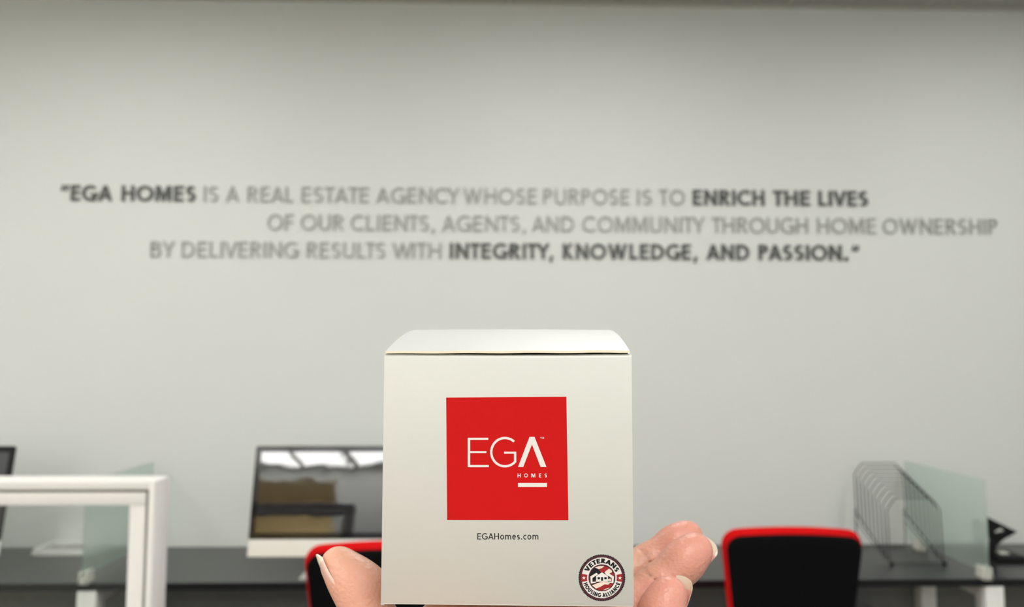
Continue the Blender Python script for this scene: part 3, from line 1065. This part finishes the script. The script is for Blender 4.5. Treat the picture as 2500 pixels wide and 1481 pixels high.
lid = MB().add(vv, ff).build('lid', 'card_top', box, smooth=True, angle=50)
# raw card edge of the lid's fold
ed = MB()
e_v, e_f = [], []
for i in range(NXL + 1):
    x, y, z = vv[i]
    e_v += [(x, y - .00005, z + .00005), (x, y - .00005, z - CT * 1.1), (x, y + .0004, z - CT * 1.1), (x, y + .0004, z + .00005)]
for i in range(NXL):
    e_f += [(i * 4 + a, i * 4 + (a + 1) % 4, i * 4 + 4 + (a + 1) % 4, i * 4 + 4 + a) for a in range(4)]
e_f += [(0, 1, 2, 3), (NXL * 4, NXL * 4 + 1, NXL * 4 + 2, NXL * 4 + 3)]
ed.add(e_v, e_f).build('lid_edge', 'card_edge', lid)
# tuck flap inside and the corner of the bottom flap
panel('tuck_flap', [(BX0 + .002, BH - .018), (BX1 - .002, BH - .018), (BX1 - .002, BH - .0022), (BX0 + .002, BH - .0022)], lambda u, v, d: (u, .0018 + d, v), 'card_top')
c0 = fp(935, 1461); c1_ = fp(927.5, 1474); c2_ = fp(929, 1478); c3_ = fp(937, 1479)
panel('corner_flap', [(c0[0], c0[1]), (c1_[0], c1_[1]), (c2_[0], c2_[1]), (c3_[0], c3_[1])], lambda u, v, d: (u, .0008 + d, v), 'card_top')

# ---- print on the front: red square with its lettering
ZP = 0.00005        # thickness of one print layer


def printed(name, polys, mat, layer, parent, px=True):
    m_ = MB()
    for q, poly in enumerate(polys):
        pts = [fp(*p_) for p_ in poly] if px else poly
        ar = sum(pts[i][0] * pts[(i + 1) % len(pts)][1] - pts[(i + 1) % len(pts)][0] * pts[i][1] for i in range(len(pts)))
        if ar < 0:
            pts = pts[::-1]
        m_.prism(pts, lambda u, v, d: (u, .00002 - ZP * layer - d, v), ZP * (1 - .02 * (q % 5)))
    return m_.build(name, mat, parent)


Z4 = lambda x, y: (1060 + x / 3.7028, 940 + y / 3.7028)
sq = printed('logo_square', [[(1089.2, 970), (1382.7, 968), (1387.8, 1269.3), (1091.8, 1268.8)]], 'ink_red', 0, box)
sq['label'] = 'red printed logo square'


def z4r(x0, y0, x1, y1):
    return [Z4(x0, y0), Z4(x1, y0), Z4(x1, y1), Z4(x0, y1)]


printed('letter', [z4r(304, 474, 326, 740), z4r(304, 474, 489, 493), z4r(304, 595, 472, 612), z4r(304, 720, 494, 740)], 'ink_white', 1, sq)
gpts = [(640 + 124 * math.cos(R(a)), 604 - 128 * math.sin(R(a))) for a in list(range(48, 316, 9)) + [318]]
gpts += [(731.5, 602)]
gq = ribbon([(x, -y) for x, y in gpts], 21)
printed('letter', [[Z4(x, -y) for x, y in q] for q in gq] + [z4r(632, 600, 741, 618)], 'ink_white', 1, sq)
lam = [[(758, 738), (862, 466), (884, 466), (884, 535), (805, 738)], [(884, 535), (884, 466), (907, 466), (1015, 738), (962, 738)]]
printed('letter', [[Z4(*p_) for p_ in q] for q in lam], 'ink_white', 1, sq)
for ch, xa, xb in (('H', 754, 782), ('O', 812, 847), ('M', 878, 914), ('E', 948, 968), ('S', 998, 1020)):
    w, polys = glyph(ch, .17)
    printed('letter', [[Z4(xa + u / w * (xb - xa), 832 - v * 35) for u, v in q] for q in polys], 'ink_white', 1, sq)
printed('logo_bar', [z4r(758, 882, 1020, 918)], 'ink_white', 1, sq)
for ch, xa, xb in (('T', 958, 973), ('M', 977, 993)):
    w, polys = glyph(ch, .16)
    printed('trademark_letter', [[Z4(xa + u / w * (xb - xa), 484 - v * 16) for u, v in q] for q in polys], 'ink_white', 1, sq)
# web address
items, tot = layout('EGAHomes.com', .13, gap=.17)
for ch, x, w, polys in items:
    printed('letter', [[Z4(390 + (x + u) / tot * 552, 1393 - v * 56) for u, v in q] for q in polys], 'ink_black', 0, box)

# ---- round seal
SC = (735.0, 738.0)
Z8 = lambda x, y: (1400 + x / 10.579, 1340 + y / 10.579)
pol = lambda r, a: (SC[0] + r * math.cos(R(a)), SC[1] - r * math.sin(R(a)))


def ring(r0, r1, a0=0, a1=360, n=72):
    q = []
    for i in range(n):
        b0, b1 = a0 + (a1 - a0) * i / n, a0 + (a1 - a0) * (i + 1) / n
        q.append([Z8(*pol(r0, b0)), Z8(*pol(r1, b0)), Z8(*pol(r1, b1)), Z8(*pol(r0, b1))])
    return q


NT = 84
teeth = []
for i in range(NT):
    a = 360 * i / NT
    s_ = 360 / NT
    teeth.append([Z8(*pol(560, a - s_ / 2)), Z8(*pol(588, a - s_ / 2)), Z8(*pol(606, a - s_ / 4)), Z8(*pol(606, a + s_ / 4)), Z8(*pol(588, a + s_ / 2)), Z8(*pol(560, a + s_ / 2))])
seal = printed('seal', teeth + ring(525, 561), 'ink_black', 0, box)
seal['label'] = 'round maroon and white printed seal'
printed('seal_border', ring(530, 578), 'ink_maroon', 1, seal)
printed('seal_band', ring(345, 536), 'ink_white', 0, seal)
printed('seal_disc', [[Z8(*pol(348, a)) for a in range(0, 360, 6)]], 'ink_maroon', 0, seal)
for a in (0, 180):
    printed('seal_block', ring(385, 536, a - 11.5, a + 11.5, 8), 'ink_darkred', 1, seal)
    c_ = pol(466, a)
    star = []
    pts = [(c_[0] + (52 if k % 2 == 0 else 21) * math.sin(R(36 * k)), c_[1] - (52 if k % 2 == 0 else 21) * math.cos(R(36 * k))) for k in range(10)]
    for k in range(10):
        star.append([Z8(*c_), Z8(*pts[k]), Z8(*pts[(k + 1) % 10])])
    printed('star', star, 'ink_white', 2, seal)


def arc_text(text, r_base, up, a_mid, capy, span, name='letter'):
    items, tot = layout(text, .24, gap=.14)
    for ch, x, w, polys in items:
        am = a_mid + (1 if not up else -1) * ((x + w / 2) / tot - .5) * span
        c_ = pol(r_base, am)
        th_ = R(am)
        er = (math.cos(th_), -math.sin(th_))        # outward, image coords (y down)
        et = (math.sin(th_), math.cos(th_))         # clockwise
        sg = 1 if up else -1
        kx = span / 360 * 2 * math.pi * (r_base + (capy / 2 if up else -capy / 2)) / tot
        qs = []
        for q in polys:
            qq = []
            for u, v in q:
                du = (u - w / 2) * kx * sg
                dv = v * capy * sg
                qq.append(Z8(c_[0] + et[0] * du + er[0] * dv, c_[1] + et[1] * du + er[1] * dv))
            qs.append(qq)
        printed(name, qs, 'ink_black', 1, seal)


arc_text('VETERANS', 378, True, 90, 122, 134)
arc_text('HOUSING ALLIANCE', 500, False, 270, 104, 147)


def clip_disc(poly, r=322):
    out = []
    for x, y in poly:
        d = math.hypot(x - SC[0], y - SC[1])
        if d > r:
            x, y = SC[0] + (x - SC[0]) * r / d, SC[1] + (y - SC[1]) * r / d
        out.append((x, y))
    return out


def z8p(name, polys, mat, layer):
    printed(name, [[Z8(*p_) for p_ in clip_disc(q)] for q in polys], mat, layer, seal)


z8p('flag_field', [[(415, 700), (440, 600), (500, 510), (575, 470), (640, 520), (690, 590), (640, 760), (430, 860)]], 'ink_black', 1)
z8p('flag_stripe', [[(560, 470), (660, 432), (800, 430), (740, 480), (655, 515)], [(800, 600), (850, 540), (920, 495), (985, 545), (1000, 585), (930, 625), (840, 640)],
                    [(470, 935), (600, 880), (740, 835), (960, 855), (900, 910), (800, 905), (700, 965), (590, 1020)],
                    [(760, 1085), (850, 1010), (950, 995), (905, 1040), (840, 1070)], [(890, 770), (960, 755), (975, 820), (895, 815)]], 'ink_cream', 2)
z8p('flag_stripe', [[(655, 520), (740, 480), (810, 435), (900, 470), (920, 495), (850, 545), (770, 605), (700, 590)],
                    [(985, 590), (1040, 640), (1055, 700), (960, 640)],
                    [(570, 1025), (700, 965), (800, 905), (900, 915), (960, 875), (1045, 870), (1000, 960), (950, 995), (850, 1005), (760, 1080), (660, 1075)]], 'ink_darkred', 3)
hs = [[(585, 838), (585, 690), (735, 592), (890, 690), (890, 838), (735, 832)],
      [(435, 885), (435, 700), (490, 735), (490, 845)], [(435, 700), (590, 603), (640, 640), (490, 737)],
      [(1045, 875), (985, 840), (985, 737), (1045, 700)], [(1045, 700), (985, 737), (825, 640), (885, 600)],
      [(435, 888), (490, 838), (585, 832), (585, 852)], [(890, 832), (985, 832), (1048, 878), (890, 848)]]
z8p('house_emblem', hs, 'ink_white', 4)
hw = [[(x, y), (x + w, y), (x + w, y + h_), (x, y + h_)] for x, y, w, h_ in ((622, 715, 60, 53), (795, 715, 60, 53), (712, 715, 50, 92))]
z8p('house_opening', hw, 'ink_black', 5)

# ------------------------------------------------------------------ the hand under the box (millimetres in the box frame)
V3 = lambda *a: np.array(a, dtype=np.float32)
FINGERS = {   # MCP, PIP, DIP, tip ; radii ; dorsal direction
    'index': ([(0, 53, -14), (33, 61, -13.5), (52, 65, -3.5), (68, 68, 6.5)], (9.8, 8.0, 7.2, 6.1), (.30, .85, -.45)),
    'middle': ([(-4, 36, -16), (35, 42, -21), (53, 47, -7.5), (67.5, 51, 5.0)], (10.0, 8.6, 8.0, 6.6), (.42, .82, -.45)),
    'ring': ([(0, 18, -19), (35, 23, -38), (47, 29, -22), (54.5, 33.5, -6.0)], (9.8, 8.4, 7.7, 6.5), (.72, .66, -.20)),
    'pinky': ([(4, 2, -24), (28, 6, -42), (40, 10, -34), (47, 13, -24)], (9.0, 7.6, 7.0, 6.0), (.80, .45, -.35)),
}
THUMB = [(-30, 2, -29), (-46, 27, -32), (-48.8, 38.5, -20), (-64.5, 46, .0)]
THUMB_R = (14.5, 11.4, 9.0, 6.6)
WRIST = (-34, -32, -34)
ELBOW = (-101, -131, -92)

HG = 1.0
g0 = V3(-135, -165, -125)
gn = (int(215 / HG), int(250 / HG), int(147 / HG))
BIG = 30.0


def cone(p, a, b, ra, rb):
    a, b = V3(*a), V3(*b)
    ab = b - a
    t = np.clip(((p - a) @ ab) / (ab @ ab), 0, 1)
    return np.linalg.norm(p - (a + t[..., None] * ab), axis=-1) - (ra + (rb - ra) * t)


def smin(a, b, k):
    h = np.clip(.5 + .5 * (b - a) / k, 0, 1)
    return b + (a - b) * h - k * h * (1 - h)


def block(pts, margin):
    pts = np.array(pts, dtype=np.float32)
    lo = np.maximum(0, np.floor((pts.min(0) - margin - g0) / HG).astype(int))
    hi = np.minimum(np.array(gn), np.ceil((pts.max(0) + margin - g0) / HG).astype(int))
    sl = tuple(slice(l, h) for l, h in zip(lo, hi))
    ax = [g0[i] + HG * np.arange(lo[i], hi[i], dtype=np.float32) for i in range(3)]
    P = np.stack(np.meshgrid(*ax, indexing='ij'), -1)
    return sl, P


palm = np.full(gn, BIG, np.float32)


def put(field, a, b, ra, rb, k):
    sl, P = block([a, b], max(ra, rb) + 14)
    field[sl] = smin(field[sl], cone(P, a, b, ra, rb), k)


for f_ in FINGERS:
    put(palm, WRIST if f_ != 'pinky' else (-26, -30, -36), FINGERS[f_][0][0], 13.5, FINGERS[f_][1][0] + .8, 7)
put(palm, (-36, -30, -34), THUMB[0], 15, THUMB_R[0], 9)
put(palm, THUMB[0], THUMB[1], THUMB_R[0], THUMB_R[1], 9)
put(palm, (-18, -22, -32), (0, -2, -27), 14, 11, 9)
put(palm, (-20, 20, -16), (-8, 36, -15), 13, 12, 9)
put(palm, WRIST, (-52, -60, -48), 19, 20, 10)
put(palm, (-22, -34, -40), (-40, -60, -54), 16, 19, 10)
put(palm, (-52, -60, -48), ELBOW, 20, 25.5, 12)
put(palm, (-40, -60, -54), (-92, -133, -96), 19, 25, 12)


def bump(field, c, r, k):
    sl, P = block([c], r + 8)
    field[sl] = smin(field[sl], np.linalg.norm(P - V3(*c), axis=-1) - r, k)


def groove(field, pts, r, k=.8):
    """a shallow skin crease along a polyline"""
    for a, b in zip(pts[:-1], pts[1:]):
        sl, P = block([a, b], r + 4)
        field[sl] = -smin(-field[sl], cone(P, a, b, r, r), k)


def frame(a, b, dors):
    ax = V3(*b) - V3(*a)
    ax /= np.linalg.norm(ax)
    d = V3(*dors)
    d -= ax * (d @ ax)
    d /= np.linalg.norm(d)
    return ax, d, np.cross(ax, d)


total = palm.copy()
nail_specs = []
for f_, (J, rad, dors) in FINGERS.items():
    fld = np.full(gn, BIG, np.float32)
    for i in range(3):
        put(fld, J[i], J[i + 1], rad[i], rad[i + 1], 3.0)
    ax, d, s = frame(J[2], J[3], dors)
    C = V3(*J[3])
    # finger pad, middle pad
    bump(fld, tuple(C - ax * 6 - d * 1.5), rad[3] + .1, 5)
    m = (V3(*J[1]) + V3(*J[2])) / 2
    bump(fld, tuple(m - d * 1.2), rad[2] - .3, 5)
    # flexion crease at the last joint, across the pad side
    c = V3(*J[2])
    rr = rad[2] + .1
    groove(fld, [tuple(c - d * rr * math.cos(q) + s * rr * math.sin(q)) for q in np.linspace(-1.25, 1.25, 9)], .30)
    sl, _ = block(J, 34)
    total[sl] = np.minimum(total[sl], smin(palm[sl], fld[sl], 5.0))
    nail_specs.append((f_, C, ax, d, s, rad[3]))
fld = np.full(gn, BIG, np.float32)
for i in (1, 2):
    put(fld, THUMB[i], THUMB[i + 1], THUMB_R[i], THUMB_R[i + 1], 3.0)
tax, td, ts = frame(THUMB[2], THUMB[3], (-.90, -.30, -.42))
TC = V3(*THUMB[3])
bump(fld, tuple(TC - tax * 7 - td * 2.6), 7.2, 5)
bump(fld, tuple(TC - tax * 14 - td * 4.2), 8.4, 5)
c = V3(*THUMB[2])
groove(fld, [tuple(c - td * 11.5 * math.cos(q) + ts * 11.5 * math.sin(q)) for q in np.linspace(-1.1, 1.1, 9)], .6)
sl, _ = block(THUMB, 40)
total[sl] = np.minimum(total[sl], smin(palm[sl], fld[sl], 5.0))
# flesh lies against the box: cut the box's volume away
bc = V3((BX0 + BX1) * 500, BD * 500, BH * 500)
bh = V3((BX1 - BX0) * 500 + .25, BD * 500 + .25, BH * 500 + .25)
sl, P = block([bc - bh, bc + bh], 3)
q = np.abs(P - bc) - bh
bd = np.linalg.norm(np.maximum(q, 0), axis=-1) + np.minimum(q.max(-1), 0)
total[sl] = np.maximum(total[sl], -bd)


def surface_nets(Fd):
    inside = Fd < 0
    c = [inside[dx:Fd.shape[0] - 1 + dx, dy:Fd.shape[1] - 1 + dy, dz:Fd.shape[2] - 1 + dz] for dx in (0, 1) for dy in (0, 1) for dz in (0, 1)]
    cnt = sum(x.astype(np.int8) for x in c)
    act = (cnt > 0) & (cnt < 8)
    idx = np.argwhere(act)
    ids = np.full(act.shape, -1, np.int64)
    ids[act] = np.arange(len(idx))
    offs = np.array([(dx, dy, dz) for dx in (0, 1) for dy in (0, 1) for dz in (0, 1)])
    val = np.stack([Fd[idx[:, 0] + o_[0], idx[:, 1] + o_[1], idx[:, 2] + o_[2]] for o_ in offs], 1)
    acc = np.zeros((len(idx), 3))
    num = np.zeros(len(idx))
    for i in range(8):
        for j in range(i + 1, 8):
            if np.abs(offs[i] - offs[j]).sum() != 1:
                continue
            cr = (val[:, i] < 0) != (val[:, j] < 0)
            t = val[:, i] / np.where(cr, val[:, i] - val[:, j], 1)
            acc += np.where(cr[:, None], offs[i] + t[:, None] * (offs[j] - offs[i]), 0)
            num += cr
    vs = idx + acc / num[:, None]
    quads = []
    for a in range(3):
        b, c2 = (a + 1) % 3, (a + 2) % 3
        s0 = [slice(None)] * 3
        s1 = [slice(None)] * 3
        s0[a], s1[a] = slice(0, -1), slice(1, None)
        ch = inside[tuple(s0)] != inside[tuple(s1)]
        e = np.argwhere(ch)
        ok = (e[:, b] > 0) & (e[:, c2] > 0) & (e[:, b] < ids.shape[b]) & (e[:, c2] < ids.shape[c2])
        e = e[ok]
        eb, ec = np.eye(3, dtype=int)[b], np.eye(3, dtype=int)[c2]
        g = [ids[tuple((e - k).T)] for k in (0 * eb, eb, eb + ec, ec)]
        qd = np.stack(g, 1)
        fl = inside[tuple(e.T)]
        qd[~fl] = qd[~fl][:, ::-1]
        quads.append(qd)
    return vs, np.concatenate(quads)


vs, quads = surface_nets(total)
# light smoothing
nv = len(vs)
for it in range(3):
    acc = np.zeros_like(vs)
    num = np.zeros(nv)
    for k in range(4):
        a, b = quads[:, k], quads[:, (k + 1) % 4]
        np.add.at(acc, a, vs[b])
        np.add.at(num, a, 1)
        np.add.at(acc, b, vs[a])
        np.add.at(num, b, 1)
    vs = vs * .5 + .5 * acc / np.maximum(num, 1)[:, None]
vs = vs * HG + g0
hand = thing('hand', 'open hand holding the white box from below, thumb left and fingertips right', 'hand', O, BYAW)
me = bpy.data.meshes.new('hand_skin')
me.from_pydata((vs / 1000).tolist(), [], quads.tolist())
me.update()
bl = np.zeros(nv)
for f_, C, ax, d, s, r_ in nail_specs:
    bl = np.maximum(bl, np.clip(1 - np.linalg.norm(vs - (C - ax * 2), axis=1) / 22, 0, 1))
bl = np.maximum(bl, .55 * np.clip(1 - np.linalg.norm(vs - (TC - tax * 14), axis=1) / 20, 0, 1))
at = me.attributes.new('blush', 'FLOAT', 'POINT')
at.data.foreach_set('value', (np.clip(bl * 1.3, 0, 1) * .85).astype(np.float32))
hs_ = link('hand_skin', me, 'skin', hand, smooth=True, angle=180)


def nail(C, ax, d, s, r_, wid, lift, l0, l1, l2, nm='nail'):
    """curved plate on the back of a fingertip; l0..l1 bed, l1..l2 free edge (mm along the axis from C)"""
    def sheet(v0, v1, nvv, round_tip, mat, parent, th=.45):
        NU = 12
        top, n_ = [], 0
        for j in range(nvv + 1):
            for i in range(NU + 1):
                u = -1 + 2 * i / NU
                v = v0 + (v1 - v0) * j / nvv
                if round_tip:
                    v = v0 + (v1 - (wid * .55) * (u * u) ** 1.2 - v0) * j / nvv
                else:
                    if j == 0:
                        v -= 0
                ang = u * 1.05
                taper = 1.0 - (.10 * max(0, (v - l1) / max(.1, l2 - l1)))
                curve = -.018 * (v - (l0 + l1) / 2) ** 2 * .55
                top.append(C + ax * v + s * (wid * math.sin(ang) / math.sin(1.05) * taper) + d * (lift - wid * .62 * (1 - math.cos(ang)) + curve))
        bot = [p_ - d * th for p_ in top]
        w1 = NU + 1
        nn = len(top)
        fcs = []
        for j in range(nvv):
            for i in range(NU):
                a = j * w1 + i
                fcs.append((a, a + 1, a + w1 + 1, a + w1))
                fcs.append((nn + a, nn + a + w1, nn + a + w1 + 1, nn + a + 1))
        rim = [i for i in range(NU)]
        for i in range(NU):
            fcs.append((i, nn + i, nn + i + 1, i + 1))
            a = nvv * w1 + i
            fcs.append((a, a + 1, nn + a + 1, nn + a))
        for j in range(nvv):
            a = j * w1
            fcs.append((a, a + w1, nn + a + w1, nn + a))
            a = j * w1 + NU
            fcs.append((a, nn + a, nn + a + w1, a + w1))
        return MB().add([tuple(p_ / 1000) for p_ in top + bot], fcs).build(nm if parent is hand else 'nail_free_edge', mat, parent, smooth=True, angle=60)
    o = sheet(l0, l1, 8, False, 'nail', hand)
    sheet(l1, l2, 6, True, 'nail_tip', o)


for f_, C, ax, d, s, r_ in nail_specs:
    nail(C, ax, d, s, r_, r_ * .82, r_ + .05, -6.0, 4.6, 8.3 if f_ != 'index' else 6.4)
nail(TC, tax, td, ts, 6.6, 6.4, 6.4, -11.0, 3.0, 7.4)
